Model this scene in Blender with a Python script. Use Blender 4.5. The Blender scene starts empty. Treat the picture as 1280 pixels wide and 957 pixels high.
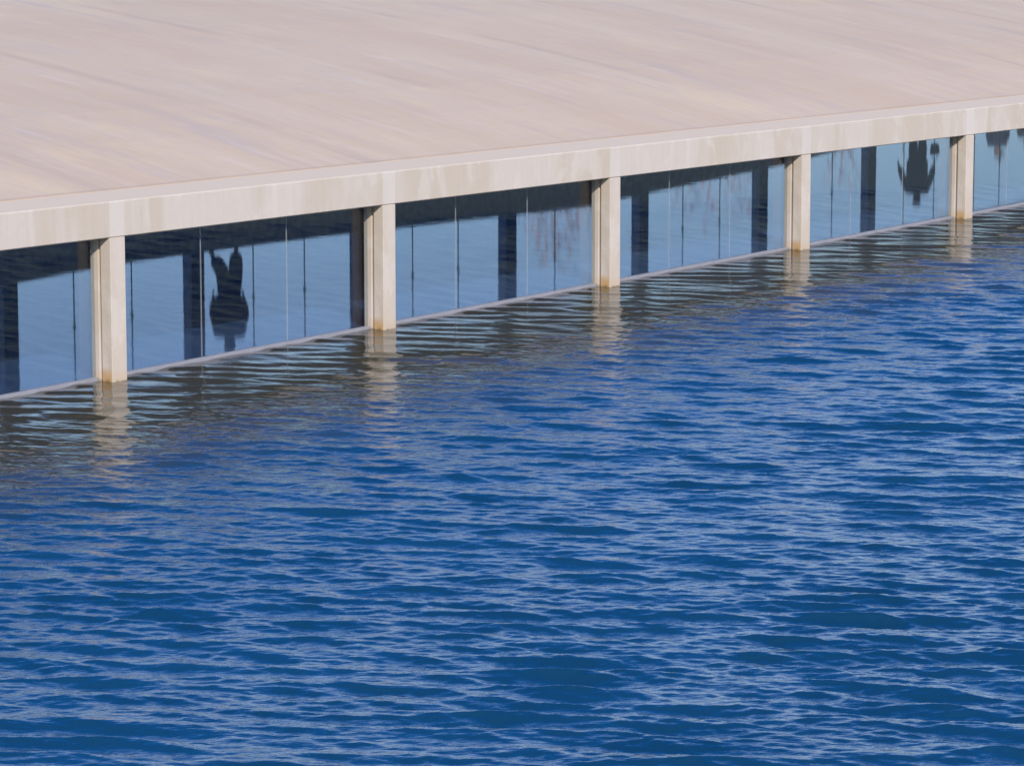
import bpy, bmesh, math, random
import numpy as np
from mathutils import Vector, Matrix
R = math.radians
SC = bpy.context.scene
COL = SC.collection
random.seed(4)
RNG = np.random.default_rng(11)

# ------------------------------------------------------------------ camera, sky, sun, exposure
CAM_H = 6.5
cd = bpy.data.cameras.new('camera')
cam = bpy.data.objects.new('camera', cd); COL.objects.link(cam)
cam.location = (0, 0, CAM_H)
cam.rotation_euler = (R(90) - math.atan(714.5/4470.0), 0, 0)
cd.sensor_width = 36.0; cd.lens = 4470.0/1280*36
cd.clip_start = 0.5; cd.clip_end = 3000
SC.camera = cam

SUN_AZ, SUN_EL = 163.0, 33.0            # azimuth clockwise from +Y
w = bpy.data.worlds.new('World'); SC.world = w; w.use_nodes = True
nt = w.node_tree; bg = nt.nodes['Background']
sky = nt.nodes.new('ShaderNodeTexSky'); sky.sky_type = 'NISHITA'; sky.sun_disc = False
sky.sun_elevation = R(SUN_EL); sky.sun_rotation = R(SUN_AZ)
sky.air_density = 1.0; sky.dust_density = 0.5; sky.ozone_density = 4.0
hs = nt.nodes.new('ShaderNodeHueSaturation'); hs.inputs['Hue'].default_value = .516
tc = nt.nodes.new('ShaderNodeTexCoord'); sx = nt.nodes.new('ShaderNodeSeparateXYZ'); nt.links.new(tc.outputs['Generated'], sx.inputs[0])
for key, lo, hi in (('Saturation', 1.0, 1.5), ('Value', 1.0, 1.30)):     # clear deep-blue sky above a paler horizon
    mr = nt.nodes.new('ShaderNodeMapRange'); mr.interpolation_type = 'SMOOTHSTEP'
    nt.links.new(sx.outputs[2], mr.inputs[0]); mr.inputs[1].default_value = .14; mr.inputs[2].default_value = .55
    mr.inputs[3].default_value = lo; mr.inputs[4].default_value = hi; nt.links.new(mr.outputs[0], hs.inputs[key])
nt.links.new(sky.outputs[0], hs.inputs['Color']); nt.links.new(hs.outputs[0], bg.inputs[0]); bg.inputs[1].default_value = 0.14
sd = bpy.data.lights.new('sun', 'SUN'); sun = bpy.data.objects.new('sun', sd); COL.objects.link(sun)
sd.energy = 3.9; sd.angle = R(0.5); sd.color = (1.0, 0.92, 0.80)
az, el = R(SUN_AZ), R(SUN_EL)
sdir = Vector((math.sin(az)*math.cos(el), math.cos(az)*math.cos(el), math.sin(el)))
sun.rotation_euler = sdir.to_track_quat('Z', 'Y').to_euler()
SC.view_settings.view_transform = 'Standard'; SC.view_settings.look = 'None'
SC.view_settings.exposure = 0.36; SC.view_settings.gamma = 1.0
SC.view_settings.use_curve_mapping = False
SC.render.engine = 'CYCLES'
SC.cycles.max_bounces = 8; SC.cycles.glossy_bounces = 5; SC.cycles.diffuse_bounces = 4
SC.cycles.transparent_max_bounces = 12
SC.cycles.caustics_reflective = False; SC.cycles.caustics_refractive = False
SC.cycles.use_denoising = True

# ------------------------------------------------------------------ frame of the pavilion: s along the front, t behind it
OX, OY, BAY = -4.4586, 40.9107, 5.126
EX, EY = 0.58097, 0.81392
ROT = math.atan2(EY, EX)
def wpos(s, t, z=0.0): return Vector((OX+EX*s-EY*t, OY+EY*s+EX*t, z))
FAR = 12.6
S0, S1 = -1.6*BAY, 11.2*BAY
def beam_low(s): return 1.668 - 0.0805*s/BAY
def beam_top(s): return 2.088 - 0.0785*s/BAY
TT = [0, .42, .75, 1.33, 2.05, 3.4, 5, 6.5, 7.66, 9.75, 12.6, 14]
ZZ = [0, .070, .140, .27, .42, .67, .92, 1.15, 1.32, 1.58, 1.9, 2.05]
def roof_z(s, t): return beam_top(s) + float(np.interp(t, TT, ZZ))
QS = [-400, 9, 11.1, 13.2, 14.2, 17.6, 20.1, 21.7, 28.1, 28.9, 35.4, 38.2, 42, 600]
QZ = [1.15, 1.12, 1.09, 1.04, 1.03, 1.06, 1.11, 1.15, 1.32, 1.26, 1.06, .90, .84, .80]
def quay_z(s): return float(np.interp(s, QS, QZ))

# ------------------------------------------------------------------ helpers
def props(o, label=None, cat=None, group=None, kind=None):
    if label: o['label'] = label
    if cat: o['category'] = cat
    if group: o['group'] = group
    if kind: o['kind'] = kind
    return o
def empty(name, loc, rz=0.0):
    o = bpy.data.objects.new(name, None); COL.objects.link(o)
    o.location = loc; o.rotation_euler = (0, 0, rz); o.empty_display_size = .3
    return o
def link_mesh(name, me, mat, parent=None):
    o = bpy.data.objects.new(name, me); COL.objects.link(o)
    if mat: me.materials.append(mat)
    if parent: o.parent = parent
    return o
def from_bm(name, bm, mat, parent=None, smooth=False):
    bmesh.ops.recalc_face_normals(bm, faces=bm.faces)
    me = bpy.data.meshes.new(name); bm.to_mesh(me); bm.free()
    if smooth:
        for p in me.polygons: p.use_smooth = True
    return link_mesh(name, me, mat, parent)
def add_box(bm, x0, x1, y0, y1, z0, z1, bevel=0.0):
    """box whose z0/z1 may be functions of x"""
    f0 = z0 if callable(z0) else (lambda s: z0)
    f1 = z1 if callable(z1) else (lambda s: z1)
    b2 = bmesh.new()
    v = [b2.verts.new((x, y, f(x))) for x in (x0, x1) for y in (y0, y1) for f in (f0, f1)]
    for q in ((0,1,3,2),(4,6,7,5),(0,4,5,1),(2,3,7,6),(0,2,6,4),(1,5,7,3)):
        b2.faces.new([v[i] for i in q])
    bmesh.ops.recalc_face_normals(b2, faces=b2.faces)
    if bevel: bmesh.ops.bevel(b2, geom=b2.edges[:], offset=bevel, segments=2, affect='EDGES', profile=.6)
    tmp = bpy.data.meshes.new('tmp'); b2.to_mesh(tmp); b2.free()
    bm.from_mesh(tmp); bpy.data.meshes.remove(tmp)
def box(name, mat, parent, *a, bevel=0.0):
    bm = bmesh.new(); add_box(bm, *a, bevel=bevel); return from_bm(name, bm, mat, parent)

# ---- node helpers
def new_mat(name):
    m = bpy.data.materials.new(name); m.use_nodes = True
    return m, m.node_tree, m.node_tree.nodes['Principled BSDF']
class NB:
    def __init__(s, nt): s.nt = nt
    def n(s, t, **kw):
        nd = s.nt.nodes.new(t)
        for k, v in kw.items(): setattr(nd, k, v)
        return nd
    def L(s, a, b): s.nt.links.new(a, b)
    def coord(s): return s.n('ShaderNodeTexCoord').outputs['Object']
    def mapping(s, vec, scale=(1,1,1), loc=(0,0,0), rot=(0,0,0)):
        m = s.n('ShaderNodeMapping'); m.inputs['Scale'].default_value = scale
        m.inputs['Location'].default_value = loc; m.inputs['Rotation'].default_value = rot
        s.L(vec, m.inputs['Vector']); return m.outputs[0]
    def noise(s, vec, scale=1.0, detail=4, rough=.55, dist=0.0):
        m = s.n('ShaderNodeTexNoise'); s.L(vec, m.inputs['Vector'])
        m.inputs['Scale'].default_value = scale; m.inputs['Detail'].default_value = detail
        m.inputs['Roughness'].default_value = rough; m.inputs['Distortion'].default_value = dist
        return m.outputs[0]
    def ramp(s, fac, lo, hi, a=0.0, b=1.0):
        m = s.n('ShaderNodeMapRange'); m.interpolation_type = 'SMOOTHSTEP'
        s.L(fac, m.inputs[0]); m.inputs[1].default_value = lo; m.inputs[2].default_value = hi
        m.inputs[3].default_value = a; m.inputs[4].default_value = b; return m.outputs[0]
    def mix(s, fac, a, b, mode='MIX'):
        m = s.n('ShaderNodeMix', data_type='RGBA', blend_type=mode)
        if isinstance(fac, (int, float)): m.inputs[0].default_value = fac
        else: s.L(fac, m.inputs[0])
        for i, c in ((6, a), (7, b)):
            if isinstance(c, tuple): m.inputs[i].default_value = (*c, 1)
            else: s.L(c, m.inputs[i])
        return m.outputs[2]
    def math(s, op, a, b=None):
        m = s.n('ShaderNodeMath', operation=op)
        for i, c in ((0, a), (1, b)):
            if c is None: continue
            if isinstance(c, (int, float)): m.inputs[i].default_value = c
            else: s.L(c, m.inputs[i])
        return m.outputs[0]
    def sep(s, vec):
        m = s.n('ShaderNodeSeparateXYZ'); s.L(vec, m.inputs[0]); return m.outputs
    def bump(s, h, strength, dist, bsdf):
        m = s.n('ShaderNodeBump'); m.inputs['Strength'].default_value = strength
        m.inputs['Distance'].default_value = dist; s.L(h, m.inputs['Height'])
        s.L(m.outputs[0], bsdf.inputs['Normal'])

# ---- roof concrete: pinkish, stained along the fall of the roof, dirty cold joints at each column line
def mat_roof():
    m, nt, b = new_mat('roof_concrete'); k = NB(nt); c = k.coord()
    base = k.mix(k.ramp(k.noise(k.mapping(c, (.55, .16, 0)), 1, 5, .6), .35, .68), (.525, .398, .266), (.56, .440, .304))
    yel = k.ramp(k.noise(k.mapping(c, (.42, .26, 0), (3, 7, 0)), 1, 5, .62), .52, .72)
    base = k.mix(k.math('MULTIPLY', yel, .9), base, (.585, .46, .295))
    gry = k.ramp(k.noise(k.mapping(c, (.9, .2, 0), (9, 1, 0)), 1, 6, .65), .52, .74)
    base = k.mix(k.math('MULTIPLY', gry, .6), base, (.43, .35, .30))
    lt = k.ramp(k.noise(k.mapping(c, (3.4, .42, 0), (1, 4, 0)), 1, 6, .7), .5, .8)
    base = k.mix(k.math('MULTIPLY', lt, .5), base, (.63, .535, .455))
    fine = k.noise(k.mapping(c, (6, 2.0, 0)), 1, 6, .7)
    base = k.mix(k.ramp(fine, .38, .72, 0, .28), base, (.44, .36, .305))
    # joints
    x = k.sep(c)[0]
    wob = k.math('MULTIPLY', k.math('SUBTRACT', k.noise(k.mapping(c, (.3, .25, 0)), 1, 3), .5), .34)
    fr = k.math('FRACT', k.math('ADD', k.math('DIVIDE', k.math('ADD', x, wob), BAY), 20.48))
    d = k.math('MULTIPLY', k.math('ABSOLUTE', k.math('SUBTRACT', fr, .5)), BAY)
    jn = k.ramp(k.noise(k.mapping(c, (.15, .35, 0), (5, 5, 0)), 1, 4), .38, .66)
    line = k.math('MULTIPLY', k.ramp(d, .02, .22, 1, 0), jn)
    base = k.mix(k.math('MULTIPLY', line, .5), base, (.40, .315, .25))
    base = k.mix(k.ramp(k.sep(c)[1], .45, .50, .38, 0), base, (.33, .25, .20))     # dirt along the edge joint
    nt.links.new(base, b.inputs['Base Color']); b.inputs['Roughness'].default_value = .8
    b.inputs['Specular IOR Level'].default_value = .3
    k.bump(k.noise(k.mapping(c, (2.2, .8, 1)), 1, 7, .7), .25, .04, b)
    return m
# ---- beam and column concrete: warmer, paler patches cut by vertical form marks
def mat_concrete(name, foot=False, light=1.0):
    m, nt, b = new_mat(name); k = NB(nt); c = k.coord()
    A = tuple(v*light for v in (.475, .408, .328)); B = tuple(v*light for v in (.52, .46, .40))
    pat = k.ramp(k.noise(k.mapping(c, (1.1, 1.1, .22)), 1, 4, .6, .4), .40, .60)
    base = k.mix(pat, A, B)
    pt2 = k.ramp(k.noise(k.mapping(c, (1.7, 1.7, .8), (4, 0, 3)), 1, 6, .65, .8), .50, .60)
    base = k.mix(k.math('MULTIPLY', pt2, .45), base, tuple(v*light for v in (.575, .52, .465)))
    drip = k.ramp(k.noise(k.mapping(c, (14, 14, .55), (2, 0, 0)), 1, 5, .65), .46, .75)
    base = k.mix(k.math('MULTIPLY', drip, .28), base, tuple(v*light for v in (.41, .345, .28)))
    fine = k.noise(k.mapping(c, (22, 22, 12)), 1, 4, .7)
    base = k.mix(k.ramp(fine, .4, .75, 0, .22), base, (.45, .40, .36))
    if not foot:      # paler pour of the fascia above each column
        fr = k.math('FRACT', k.math('ADD', k.math('DIVIDE', k.sep(c)[0], BAY), 20.0))
        base = k.mix(k.ramp(fr, 1-.26/BAY, 1-.25/BAY, 0, .6), base, (.56, .515, .47))
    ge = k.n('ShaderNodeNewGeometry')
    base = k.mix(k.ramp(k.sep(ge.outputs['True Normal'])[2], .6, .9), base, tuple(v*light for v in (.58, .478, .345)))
    if foot:      # rust-coloured tide mark at the water line
        z = k.sep(c)[2]
        zz = k.math('ADD', z, k.math('MULTIPLY', k.math('SUBTRACT', k.noise(k.mapping(c, (7, 7, 3)), 1, 4), .5), -.22))
        side = k.math('MULTIPLY', k.ramp(k.sep(c)[1], -.002, .02, .28, 1), k.ramp(k.sep(c)[1], .12, .2, 1, .3))
        base = k.mix(k.math('MULTIPLY', k.ramp(zz, .03, .19, .85, 0), side), base, (.46, .27, .10))
        base = k.mix(k.ramp(zz, -.02, .03, .7, 0), base, (.16, .11, .05))
    nt.links.new(base, b.inputs['Base Color']); b.inputs['Roughness'].default_value = .78
    b.inputs['Specular IOR Level'].default_value = .3
    k.bump(k.noise(k.mapping(c, (5, 5, 5)), 1, 8, .7), .3, .02, b)
    return m
def mat_plain(name, col, rough=.6, metal=0.0, var=.25):
    m, nt, b = new_mat(name); k = NB(nt); c = k.coord()
    base = k.mix(k.ramp(k.noise(c, 6, 5), .3, .7), tuple(v*(1-var) for v in col), tuple(min(1, v*(1+var)) for v in col))
    nt.links.new(base, b.inputs['Base Color']); b.inputs['Roughness'].default_value = rough
    b.inputs['Metallic'].default_value = metal
    return m
def mat_glass():
    m, nt, b = new_mat('clear_glass'); k = NB(nt); nt.nodes.remove(b)
    out = nt.nodes['Material Output']
    tr = k.n('ShaderNodeBsdfTransparent'); tr.inputs[0].default_value = (.88, .905, .925, 1)
    gl = k.n('ShaderNodeBsdfGlossy'); gl.inputs['Roughness'].default_value = .01
    ge = k.n('ShaderNodeNewGeometry'); dp = k.n('ShaderNodeVectorMath', operation='DOT_PRODUCT')
    k.L(ge.outputs['Normal'], dp.inputs[0]); k.L(ge.outputs['Incoming'], dp.inputs[1])
    sch = k.math('POWER', k.math('SUBTRACT', 1.0, k.math('ABSOLUTE', dp.outputs['Value'])), 5.0)
    mx = k.n('ShaderNodeMixShader'); k.L(k.math('ADD', k.math('MULTIPLY', sch, .96), .042), mx.inputs[0])
    k.L(tr.outputs[0], mx.inputs[1]); k.L(gl.outputs[0], mx.inputs[2]); k.L(mx.outputs[0], out.inputs[0])
    return m
def mat_joint():
    m, nt, b = new_mat('silicone_joint'); k = NB(nt)
    b.inputs['Base Color'].default_value = (.62, .65, .68, 1); b.inputs['Roughness'].default_value = .4
    b.inputs['Alpha'].default_value = .22
    return m
def mat_outer_water():
    m, nt, b = new_mat('lake_water'); k = NB(nt); c = k.coord()
    big = k.ramp(k.noise(k.mapping(c, (.5, .5, .5)), 1, 3), .3, .7)
    deep = k.mix(big, (.005, .034, .066), (.006, .042, .084))
    x, y, _ = k.sep(c)       # olive-dark reflection of the pavilion, painted into the water colour along its front
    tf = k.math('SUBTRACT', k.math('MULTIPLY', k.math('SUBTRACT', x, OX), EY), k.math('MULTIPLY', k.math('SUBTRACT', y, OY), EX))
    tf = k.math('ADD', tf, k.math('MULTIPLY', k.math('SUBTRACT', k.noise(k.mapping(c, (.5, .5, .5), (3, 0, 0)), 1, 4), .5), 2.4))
    pav_refl = k.ramp(tf, 1.8, 5.4, 1, 0)
    nt.links.new(k.mix(pav_refl, deep, (.048, .044, .027)), b.inputs['Base Color'])
    b.inputs['Roughness'].default_value = .03; b.inputs['IOR'].default_value = 1.7
    h1 = k.noise(k.mapping(c, (5, 14, 9)), 1, 3, .5, .6)
    h2 = k.noise(k.mapping(c, (14, 36, 24)), 1, 2, .5, .4)
    calm = k.ramp(tf, .5, 5.0, .28, 1)
    k.bump(k.math('MULTIPLY', k.math('ADD', h1, k.math('MULTIPLY', h2, .45)), calm), .38, .02, b)
    return m
def mat_inner_water():
    m, nt, b = new_mat('pool_water'); k = NB(nt); c = k.coord()
    b.inputs['Base Color'].default_value = (.04, .08, .175, 1)
    b.inputs['Roughness'].default_value = .02; b.inputs['IOR'].default_value = 1.333
    h1 = k.noise(k.mapping(c, (1.1, 1.5, 1)), 1, 3, .55, .5)
    h2 = k.noise(k.mapping(c, (16, 22, 1)), 1, 3, .55, .5)
    k.bump(k.math('ADD', h1, k.math('MULTIPLY', h2, .2)), .040, .02, b)
    return m
M_ROOF = mat_roof(); M_BEAM = mat_concrete('beam_concrete'); M_COL = mat_concrete('column_concrete', True, 1.05)
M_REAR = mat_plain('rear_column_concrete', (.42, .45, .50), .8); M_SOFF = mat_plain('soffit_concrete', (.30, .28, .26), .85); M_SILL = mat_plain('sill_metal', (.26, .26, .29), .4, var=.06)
M_GLASS = mat_glass(); M_JOINT = mat_joint(); M_DARK = mat_plain('dark_steel', (.04, .042, .045), .5)
M_QUAY = mat_plain('terrace_concrete', (.60, .62, .66), .85); M_BED = mat_plain('lake_bed', (.10, .09, .07), .9)
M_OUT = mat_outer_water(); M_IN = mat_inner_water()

# ------------------------------------------------------------------ ground, terrace, pools
def sheet(name, pts, z, mat):
    bm = bmesh.new(); bm.faces.new([bm.verts.new((p[0], p[1], z)) for p in pts])
    return props(from_bm(name, bm, mat), kind='structure')
sheet('ground', [(-900, -900), (900, -900), (900, 1500), (-900, 1500)], -1.6, M_BED)

def terrace():
    bm = bmesh.new(); rows = []
    ss = sorted(set([S0-200] + QS[1:-1] + [S0, S1, S1+250] + list(np.arange(-8, 60, 1.5))))
    for s in ss:
        z = quay_z(s)
        prof = [(FAR-.12, -1.5), (FAR-.12, z-.02), (FAR-.105, z), (FAR+6, z-.01), (FAR+26, .78), (900, .78)]
        rows.append([bm.verts.new((s, t, zz)) for t, zz in prof])
    for a, b in zip(rows, rows[1:]):
        for i in range(len(a)-1): bm.faces.new((a[i], a[i+1], b[i+1], b[i]))
    o = from_bm('terrace', bm, M_QUAY); o.location = (OX, OY, 0); o.rotation_euler = (0, 0, ROT)
    props(o, kind='structure')
terrace()
bm = bmesh.new(); bm.faces.new([bm.verts.new(p) for p in ((S0-.2, .33, .018), (S1+.2, .33, .018), (S1+.2, FAR-.12, .018), (S0-.2, FAR-.12, .018))])
o = from_bm('pool_water', bm, M_IN); o.location = (OX, OY, 0); o.rotation_euler = (0, 0, ROT); props(o, kind='structure')

def lake():
    ny, nx = 2300, 880
    inv = np.linspace(1/17.0, 1/66.0, ny); y = 1/inv
    u = np.linspace(-1, 1, nx)
    X = u[None, :]*(.165*y[:, None]+2.5); Y = np.repeat(y[:, None], nx, 1)
    dy = np.abs(np.gradient(y))[:, None]
    # distance in front of the pavilion's front plane
    tf = -(-(X-OX)*EY + (Y-OY)*EX)
    lee = np.clip((tf+.2)/4.4, 0, 1); lee = lee*lee*(3-2*lee); ripple = .12+.88*lee; lee = .42+.58*lee
    gust = np.ones_like(X)
    for i in range(7):
        kx, ky = RNG.normal(0, .45), RNG.normal(0, .45)
        gust += .07*np.sin(kx*X+ky*Y+RNG.uniform(0, 6.28))
    edge = np.clip(np.minimum.reduce([(1-np.abs(u))[None, :]*np.ones_like(Y)*8, (Y-17)/1.0, (66-Y)/2]), 0, 1)
    Z = np.zeros_like(X); DX = np.zeros_like(X); DY = np.zeros_like(X)
    N = 160; lam = np.exp(np.linspace(math.log(.07), math.log(1.3), N)); RNG.shuffle(lam)
    S = .13
    for L in lam:
        wgt = math.exp(-((math.log(L/.48))/.48)**2)*1.35+math.exp(-((math.log(L/.16))/.5)**2)*1.0+.25
        th = R(-103)+RNG.normal(0, R(14 if L > .45 else 19 if L > .2 else 30)); k = 2*math.pi/L
        a = S*math.sqrt(2.0/N)*1.35*wgt/k
        cx, sy = math.cos(th), math.sin(th)
        fade = np.clip((L/max(abs(sy), .25)/dy-2.0)/2.0, 0, 1)
        ph = k*(cx*X+sy*Y)+RNG.uniform(0, 6.28)
        s_, c_ = np.sin(ph), np.cos(ph); a2 = a*fade
        if L < .34:      # short ripples die out in the lee of the building
            a2 = a2*ripple/lee
        Z += a2*s_; ch = .8 if L > .3 else .35; DX += a2*c_*cx*ch; DY += a2*c_*sy*ch
    A = lee*gust*edge
    Z *= A; X = X+DX*A; Y = Y+DY*A
    # the lake ends at the sill: run it down below the pool
    beh = np.clip((-tf-.30)/.10, 0, 1); Z = Z*(1-beh)-.35*beh
    # far skirts
    X = np.hstack([np.full((ny, 1), -260.0), X, np.full((ny, 1), 260.0)])
    Y = np.hstack([Y[:, :1], Y, Y[:, -1:]]); Z = np.hstack([Z[:, :1], Z, Z[:, -1:]])
    # clean skirts behind the front line
    tfe = (-(X-OX)*EY+(Y-OY)*EX)
    Z[:, 0] = np.where(tfe[:, 0] > .3, -.35, 0); Z[:, -1] = np.where(tfe[:, -1] > .3, -.35, 0)
    r0 = np.copy(X[0]); X = np.vstack([r0, X]); Y = np.vstack([np.full(nx+2, -300.0), Y]); Z = np.vstack([np.zeros(nx+2), Z])
    ny += 1; nx += 2
    co = np.stack([X, Y, Z], -1).reshape(-1, 3).astype(np.float32)
    i = np.arange(ny*nx).reshape(ny, nx)
    f = np.stack([i[:-1, :-1], i[:-1, 1:], i[1:, 1:], i[1:, :-1]], -1).reshape(-1, 4)
    me = bpy.data.meshes.new('lake_water'); nv, nf = len(co), len(f)
    me.vertices.add(nv); me.vertices.foreach_set('co', co.ravel())
    me.loops.add(nf*4); me.loops.foreach_set('vertex_index', f.ravel().astype(np.int32))
    me.polygons.add(nf); me.polygons.foreach_set('loop_start', np.arange(0, nf*4, 4, dtype=np.int32))
    me.polygons.foreach_set('use_smooth', np.ones(nf, dtype=bool))
    me.update(calc_edges=True)
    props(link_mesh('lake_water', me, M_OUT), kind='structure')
lake()

# ------------------------------------------------------------------ the pavilion
PAV = empty('pavilion', (OX, OY, 0), ROT)
props(PAV, 'low pale concrete pavilion with sloping roof and glass walls standing in blue water', 'pavilion')

def roof():
    bm = bmesh.new()
    ss = [S0]
    joints = [i*BAY+.10 for i in range(-1, 12)]
    for j in joints:
        ss += [j-.012, j-.006, j+.006, j+.012]
    ss += list(np.arange(S0+1.2, S1-.5, 1.3)) + [S1]; ss = sorted(ss)
    ts = [.4205, .4215, .45, .75, 1.05, 1.33, 1.7, 2.05, 2.7, 3.4, 4.2, 5, 5.7, 6.5, 7.66, 8.7, 9.75, 11.2, 12.6, 13.6]
    top = []
    for s in ss:
        g = any(abs(s-j) < .008 for j in joints)
        top.append([bm.verts.new((s, t, roof_z(s, t)+(.0025 if g else .004)-(.03 if i == 0 else 0))) for i, t in enumerate(ts)])
    bot = [[bm.verts.new((s, t, roof_z(s, t)-.24)) for t in (ts[0], ts[4], ts[8], ts[12], ts[-1])] for s in (S0, S1)]
    for a, b in zip(top, top[1:]):
        for i in range(len(ts)-1): bm.faces.new((a[i], b[i], b[i+1], a[i+1]))
    return from_bm('roof', bm, M_ROOF, PAV, smooth=False)
roof()
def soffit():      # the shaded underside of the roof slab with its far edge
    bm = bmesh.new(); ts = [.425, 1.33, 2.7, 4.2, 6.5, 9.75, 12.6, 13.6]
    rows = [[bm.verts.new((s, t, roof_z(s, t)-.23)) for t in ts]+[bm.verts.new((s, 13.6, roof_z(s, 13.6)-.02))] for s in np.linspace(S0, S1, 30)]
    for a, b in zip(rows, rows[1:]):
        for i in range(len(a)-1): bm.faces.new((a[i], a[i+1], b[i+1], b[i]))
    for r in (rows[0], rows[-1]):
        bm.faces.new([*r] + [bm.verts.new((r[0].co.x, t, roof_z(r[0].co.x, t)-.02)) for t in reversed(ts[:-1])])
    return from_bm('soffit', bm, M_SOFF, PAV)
soffit()
def edge_beam():
    bm = bmesh.new(); n = 64; rows = []
    for s in np.linspace(S0, S1, n):
        zl, zt = beam_low(s), beam_top(s)
        pr = [(0, zl+.012), (.012, zl), (.420, zl), (.420, zt+.066), (.010, zt), (.003, zt-.006), (0, zt-.016)]
        rows.append([bm.verts.new((s, t, z)) for t, z in pr])
    m = len(rows[0])
    for a, b in zip(rows, rows[1:]):
        for i in range(m): bm.faces.new((a[i], a[(i+1) % m], b[(i+1) % m], b[i]))
    bm.faces.new(rows[0]); bm.faces.new(rows[-1][::-1])
    return from_bm('edge_beam', bm, M_BEAM, PAV)
edge_beam()

CW = .255     # column width
for i in range(-1, 11):
    s = i*BAY
    c = props(empty('column', (0, 0, 0)), None); c.parent = PAV; c.location = (s, 0, 0)
    h = beam_low(s)
    box('pilaster', M_COL, c, -CW, 0, -.003, .150, -.5, lambda x, s=s: beam_low(s+x)-.002, bevel=.006)
    box('groove', M_COL, c, -CW+.03, -.03, .152, .188, -.5, lambda x, s=s: beam_low(s+x)-.003)
    box('jamb', M_COL, c, -CW, 0, .190, .305, -.5, lambda x, s=s: beam_low(s+x)-.002, bevel=.004)
    # lighter pour strip of the beam above the column
def far_column(s):
    h = lambda x: roof_z(s+x, FAR)-.232
    c = box('rear_column', M_REAR, PAV, -.34, 0, -.1, .1, quay_z(s)-.02, h, bevel=.006)
    c.location = (s, FAR, 0)
FS = [(2.225+.9063*k)*BAY for k in range(-4, 11)]
for s in FS: far_column(s)

def glazing(sa, sb, t, zlo, zhi, near):
    root = empty('glass_wall' if near else 'rear_glass_wall', (0, 0, 0)); root.parent = PAV; root.location = (sa, t, 0)
    L = sb-sa; g = .0045 if near else .008
    cuts = [0, L/3, 2*L/3, L]
    lo = (lambda x: zlo(sa+x)) if callable(zlo) else zlo
    hi = lambda x: zhi(sa+x)
    for a, b in zip(cuts, cuts[1:]):
        box('pane', M_GLASS, root, a+g, b-g, -.0001, .0001, lo, hi) if False else None
        bm = bmesh.new(); x0, x1 = a+g, b-g
        f = lambda x: (lo(x) if callable(lo) else lo)
        add_box(bm, x0, x1, -.006, .006, lo, hi)
        from_bm('pane', bm, M_GLASS, root)
    for c in cuts[1:-1]:
        box('joint', M_JOINT if near else M_DARK, root, c-g+.0005, c+g-.0005, -.007 if near else -.008, .007 if near else .008, lo, hi)
        if not near:
            z = (lo(c) if callable(lo) else lo)+.92
            o = box('clamp', M_DARK, root, c-.022, c+.022, -.022, .022, z-.04, z+.04, bevel=.006)
    if near:
        box('sill', M_SILL, root, -.0, L, -.035, .03, -.3, .040, bevel=.006)
for i in range(-1, 10):
    glazing(i*BAY+.002, (i+1)*BAY-CW-.002, .25, .047, lambda s: beam_low(s)-.002, True)
for a, b in zip(FS, FS[1:]):
    glazing(a+.002, b-.342, FAR, lambda s: quay_z(s)+.004, lambda s: roof_z(s, FAR)-.234, False)

# ------------------------------------------------------------------ people (seen only mirrored in the pool)
def skin_mesh(name, J, E, mat, parent, sub=2, root=0):
    names = list(J); idx = {n: i for i, n in enumerate(names)}
    me = bpy.data.meshes.new(name)
    me.from_pydata([J[n][:3] for n in names], [(idx[a], idx[b]) for a, b in E], [])
    o = bpy.data.objects.new(name, me); COL.objects.link(o)
    o.modifiers.new('skin', 'SKIN'); o.modifiers.new('sub', 'SUBSURF').levels = sub
    sv = me.skin_vertices[0].data
    for n in names:
        r = J[n][3]; sv[idx[n]].radius = r if isinstance(r, tuple) else (r, r)
        sv[idx[n]].use_root = idx[n] == root
    dg = bpy.context.evaluated_depsgraph_get(); dg.update()
    m2 = bpy.data.meshes.new_from_object(o.evaluated_get(dg))
    bpy.data.objects.remove(o); bpy.data.meshes.remove(me)
    for p in m2.polygons: p.use_smooth = True
    m2.materials.clear()
    return link_mesh(name, m2, mat, parent)
def chain(*ns): return list(zip(ns, ns[1:]))
def hand(J, E, side, wrist, elbow, tag):
    wv = Vector(wrist); d = (wv-Vector(elbow)).normalized()
    fwd = Vector((0, -1, 0)); fwd = (fwd-d*fwd.dot(d)).normalized()
    p = wv+d*.05; J[tag+'palm'] = (*p, (.030, .022)); E.append((tag+'wrist', tag+'palm'))
    for k, ln in enumerate((.065, .075, .070, .055)):
        q = p+d*.035+fwd*(.030-.020*k); j = q+d*ln*.55+Vector((-side*.012, 0, 0)); e = q+d*ln+Vector((-side*.030, 0, 0))
        for nm, v, r in (('a', q, .0095), ('b', j, .009), ('c', e, .0075)): J[f'{tag}f{k}{nm}'] = (*v, r)
        E += chain(tag+'palm', f'{tag}f{k}a', f'{tag}f{k}b', f'{tag}f{k}c')
    q = wv+d*.03+fwd*.038; e = q+d*.05+fwd*.012
    J[tag+'ta'] = (*q, .011); J[tag+'tb'] = (*e, .008); E += chain(tag+'palm', tag+'ta', tag+'tb')
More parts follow.
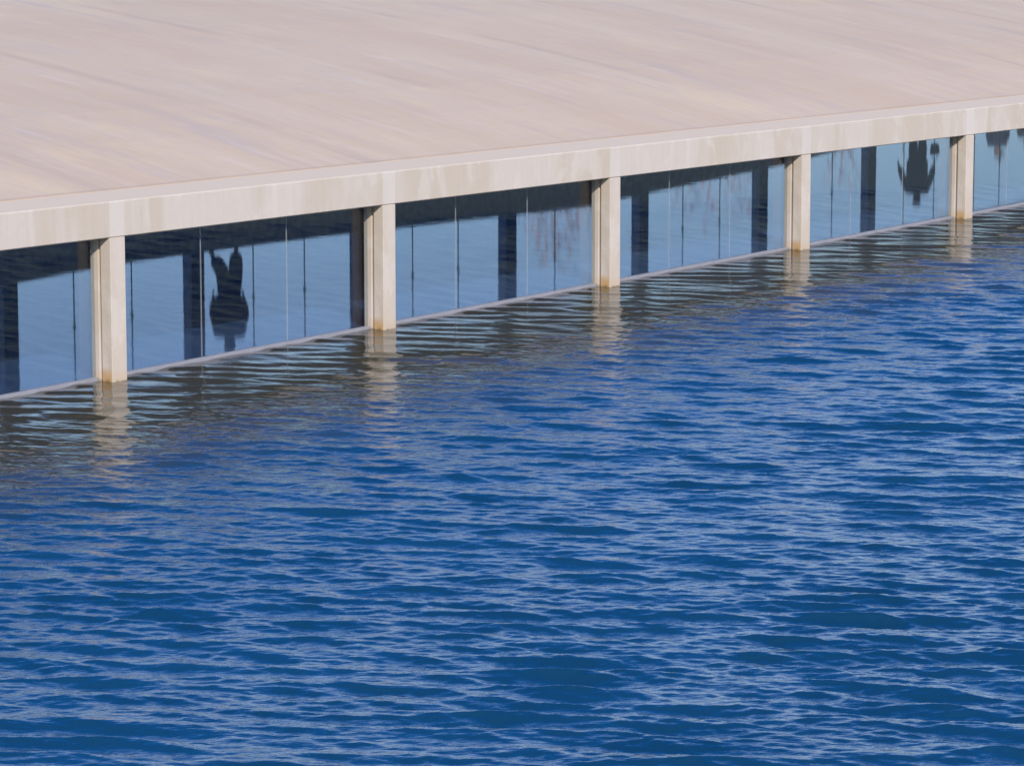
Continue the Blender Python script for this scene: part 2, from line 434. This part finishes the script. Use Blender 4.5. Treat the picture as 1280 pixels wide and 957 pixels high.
def person(label, loc, rz, P, mats, group=None):
    """P: joint positions of one pose; x to the right in the picture, -y towards the pool"""
    root = props(empty('person', loc, rz), label, 'person', group)
    J, E = {}, []
    hp = Vector(P.get('hip', (0, 0, .93))); ns = P.get('h', 1.75)
    J['pelvis'] = (*hp, (.145, .105)); J['waist'] = (hp.x, hp.y, hp.z+.16, (.130, .095))
    J['chest'] = (hp.x, hp.y, hp.z+.33, (.155, .110)); J['collar'] = (hp.x, hp.y, hp.z+.50, (.10, .075))
    zt = hp.z+.57
    J['neck'] = (hp.x, hp.y-.005, zt, .066); J['jaw'] = (hp.x, hp.y-.02, zt+.09, (.080, .092))
    J['cran'] = (hp.x, hp.y-.01, zt+.185, (.096, .110)); J['top'] = (hp.x, hp.y, zt+.245, (.072, .08))
    J['nose'] = (hp.x, hp.y-.115, zt+.125, .014); E.append(('jaw', 'nose'))
    E += chain('pelvis', 'waist', 'chest', 'collar', 'neck', 'jaw', 'cran', 'top')
    for sd, t in ((-1, 'l'), (1, 'r')):
        sh = (hp.x+sd*.185, hp.y, hp.z+.475); el = P[t+'el']; wr = P[t+'wr']
        J[t+'sh'] = (*sh, .062); J[t+'el'] = (*el, .046); J[t+'wrist'] = (*wr, .030)
        E += chain('collar', t+'sh', t+'el', t+'wrist'); hand(J, E, sd, wr, el, t)
        hj = (hp.x+sd*.09, hp.y, hp.z-.06); kn = P[t+'kn']; an = P[t+'an']; toe = P[t+'toe']
        J[t+'hj'] = (*hj, .088); J[t+'kn'] = (*kn, .058); J[t+'an'] = (*an, .042); J[t+'toe'] = (*toe, .034)
        E += chain('pelvis', t+'hj', t+'kn', t+'an', t+'toe')
        J[t+'ear'] = (hp.x+sd*.088, hp.y, zt+.14, .016); E.append(('cran', t+'ear'))
    skin_mesh('body', J, E, mats['skin'], root)
    # trousers
    T = {'pelvis': (*hp, (P.get('tw', .165), .13)), 'waist': (hp.x, hp.y, hp.z+.1, (.15, .115))}
    TE = chain('pelvis', 'waist')
    if P.get('baggy'):
        T['seat'] = (hp.x+.0, hp.y, P['baggy'], (.17, .13)); TE.append(('pelvis', 'seat'))
    for t in 'lr':
        T[t+'hj'] = (*J[t+'hj'][:3], .108); T[t+'kn'] = (*J[t+'kn'][:3], P.get('kr', .088))
        a = Vector(J[t+'an'][:3]); kn = Vector(J[t+'kn'][:3]); a = a+(kn-a).normalized()*.03
        T[t+'an'] = (*a, P.get('ar', .068)); TE += chain('pelvis', t+'hj', t+'kn', t+'an')
    skin_mesh('trousers', T, TE, mats['trousers'], root)
    # jacket with sleeves
    lo = P.get('hem', .80); jw = P.get('jw', .20)
    K = {'hem': (hp.x, hp.y, lo, (jw, .145)), 'mid': (hp.x, hp.y, (lo+hp.z+.4)/2, (jw*1.0, .15)),
         'chest': (hp.x, hp.y, hp.z+.36, (jw*.97, .145)), 'collar': (hp.x, hp.y, hp.z+.50, (.15, .11)),
         'neck': (hp.x, hp.y, hp.z+.57, (P.get('cw', .075), .075))}
    KE = chain('mid', 'hem') + chain('mid', 'chest', 'collar', 'neck')
    for t in 'lr':
        K[t+'sh'] = (*J[t+'sh'][:3], .112); K[t+'el'] = (*J[t+'el'][:3], .088)
        w_ = Vector(J[t+'wrist'][:3]); e_ = Vector(J[t+'el'][:3]); K[t+'wr'] = (*(w_+(e_-w_).normalized()*.02), .056)
        KE += chain('collar', t+'sh', t+'el', t+'wr')
    skin_mesh('jacket', K, KE, mats['jacket'], root, root=1)
    # shoes
    for t in 'lr':
        a, tt = Vector(J[t+'an'][:3]), Vector(J[t+'toe'][:3])
        S = {'h': (a.x, a.y+.03, a.z-.025, .048), 'm': (*((a+tt)/2+Vector((0, 0, -.01))), .050), 't': (*(tt+(tt-a).normalized()*.03), .040)}
        skin_mesh('shoe', S, chain('h', 'm', 't'), mats['shoe'], root)
    # hair or cap, eyes, mouth
    hx, hy = hp.x, hp.y
    if P.get('cap'):
        C = {'a': (hx, hy+.01, zt+.175, (.098, .104)), 'b': (hx, hy+.01, zt+.25, (.082, .09)), 'v1': (hx+.10, hy-.02, zt+.185, (.035, .06)), 'v2': (hx+.19, hy-.03, zt+.172, (.016, .05))}
        skin_mesh('cap', C, [('a', 'b'), ('a', 'v1'), ('v1', 'v2')], mats['hair'], root)
    else:
        Hh = {'a': (hx, hy+.035, zt+.11, (.104, .085)), 'b': (hx, hy+.022, zt+.20, (.112, .106)), 'c': (hx, hy+.012, zt+.268, (.08, .08))}
        if P.get('long'): Hh = {'z': (hx, hy+.05, zt+.0, (.105, .06)), **Hh}
        skin_mesh('hair', Hh, chain(*Hh), mats['hair'], root)
    for sd in (-1, 1):
        bm = bmesh.new(); bmesh.ops.create_uvsphere(bm, u_segments=10, v_segments=8, radius=.011)
        o = from_bm('eye', bm, mats['eye'], root, True); o.location = (hx+sd*.031, hy-.092, zt+.145)
    bm = bmesh.new(); add_box(bm, -.024, .024, -.006, .006, -.005, .005, .003)
    o = from_bm('mouth', bm, mats['lip'], root); o.location = (hx, hy-.094, zt+.075)
    return root
M_SKIN = mat_plain('skin', (.42, .25, .18), .5, var=.08); M_EYE = mat_plain('eye', (.03, .02, .02), .2)
M_LIP = mat_plain('lip', (.30, .13, .11), .5); M_HAIR = mat_plain('dark_hair', (.02, .016, .013), .5)
M_NAVY = mat_plain('navy_jacket', (.018, .026, .045), .8); M_BLK = mat_plain('black_cloth', (.018, .019, .022), .85)
M_OLV = mat_plain('olive_coat', (.035, .036, .028), .85); M_SHOE = mat_plain('shoe', (.03, .025, .022), .6)
def ms(j, t): return dict(skin=M_SKIN, jacket=j, trousers=t, shoe=M_SHOE, hair=M_HAIR, eye=M_EYE, lip=M_LIP)

p = wpos(17.27, 12.98, quay_z(17.27)-.006)
person('person in a bulky dark olive coat striding with one heel raised, mirrored in the pool', p, 0, dict(
    hip=(0, 0, .93), lel=(-.27, .02, 1.10), lwr=(-.27, -.06, .86), rel=(.27, .02, 1.10), rwr=(.26, -.06, .86),
    lkn=(-.09, -.05, .45), lan=(-.28, .06, .19), ltoe=(-.34, .0, .06),
    rkn=(.12, -.02, .49), ran=(.13, .02, .085), rtoe=(.145, -.13, .035), tw=.22, kr=.14, ar=.115, hem=.78, jw=.272, cw=.13, long=True, baggy=.47), ms(M_OLV, M_NAVY)).scale = (1.02, 1.02, 1.12)
zq = quay_z(42.2)-.006
p = wpos(42.1, 13.02, zq)
person('person in a dark jacket carrying a rounded bag low in one hand', p, 0, dict(
    hip=(0, 0, .93), lel=(-.34, .0, 1.06), lwr=(-.43, -.06, .82), rel=(.33, .02, 1.08), rwr=(.38, -.04, .80),
    lkn=(-.10, -.02, .49), lan=(-.10, .02, .085), ltoe=(-.13, -.13, .035),
    rkn=(.11, -.04, .49), ran=(.11, .02, .085), rtoe=(.13, -.13, .035), hem=.62, jw=.27, tw=.2, kr=.12, ar=.09, baggy=.5), ms(M_NAVY, M_BLK))
bag = props(empty('handbag', p+Vector((.395, -.06, .30)), .2), 'dark rounded handbag held low beside the person in the dark jacket', 'handbag')
bm = bmesh.new(); add_box(bm, -.12, .12, -.06, .06, 0, .27, .055)
for v in bm.verts: v.co.x *= .72+.28*(v.co.z/.27 if v.co.z < .15 else 1)
from_bm('bag_body', bm, M_BLK, bag, True)
hd = {}
for q in range(7):
    an = math.pi*q/6; hd[str(q)] = (-.07*math.cos(an), 0, .25+.13*math.sin(an), .009)
skin_mesh('handle', hd, chain(*hd), M_DARK, bag)
z3 = .80
def gz(t): return .80
p = wpos(53.6, 17.0, gz(17)); stand = dict(
    hip=(0, 0, .93), lel=(-.25, .02, 1.10), lwr=(-.22, -.08, .86), rel=(.25, .02, 1.10), rwr=(.22, -.08, .86),
    lkn=(-.10, -.02, .49), lan=(-.10, .02, .085), ltoe=(-.13, -.13, .035),
    rkn=(.10, -.02, .49), ran=(.10, .02, .085), rtoe=(.13, -.13, .035), hem=.78, jw=.26, cw=.11)
person('person in a flat peaked cap and dark coat standing back from the glass', p, 0, dict(stand, cap=True), ms(M_NAVY, M_BLK))
p = wpos(55.3, 17.0, gz(17)-.10)
person('bareheaded person in black standing beside the one in the peaked cap', p, .15, dict(stand, long=True), ms(M_BLK, M_BLK))

# ------------------------------------------------------------------ sparse reddish trees far behind the terrace
M_LEAF = mat_plain('rusty_leaf', (.50, .38, .40), .8, var=.3); M_TRUNK = mat_plain('bark', (.42, .36, .37), .9)
def tree(s, t, h, r, label, n):
    root = props(empty('tree', wpos(s, t, .75)), label, 'tree', 'sparse trees beyond the terrace')
    J = {'a': (0, 0, 0, .10), 'b': (.06, 0, h*.35, .06), 'c': (0, .05, h*.6, .035)}; E = chain('a', 'b', 'c')
    for k in range(7):
        an = k*2.4; J[f'k{k}'] = (r*.6*math.cos(an), r*.6*math.sin(an), h*(.6+.05*k), .012); E.append(('bc'[k % 2], f'k{k}'))
    skin_mesh('trunk', J, E, M_TRUNK, root, 1)
    rg = np.random.default_rng(int(s*10)); bm = bmesh.new()
    for _ in range(n):
        d = Vector(rg.normal(0, 1, 3)); d.normalize(); q = d*(rg.uniform(.15, 1)**.5)
        c = Vector((q.x*r, q.y*r, h*.70+q.z*h*.30))
        if math.sin(c.x*3.1+s)*math.sin(c.z*2.7)*math.sin(c.y*2.3+1) < -.12: continue
        a = Vector(rg.normal(0, 1, 3)).normalized()*.11; b = a.cross(Vector(rg.normal(0, 1, 3))).normalized()*.05
        bm.faces.new([bm.verts.new(c+x) for x in (a, b, -a, -b)])
    from_bm('crown', bm, M_LEAF, root)
tree(51.9, 30, 5.3, 1.2, 'sparse rusty tree beyond the terrace, nearest the middle of the pool wall', 260)
tree(53.4, 31, 6.0, 1.1, 'taller rusty tree beyond the terrace, beside the smaller sparse one', 300)
tree(60.3, 30, 5.4, 1.6, 'broad rusty tree beyond the terrace, standing apart on the right', 330)
tree(68.0, 30, 5.2, .9, 'thin rusty tree beyond the terrace, furthest along it', 130)
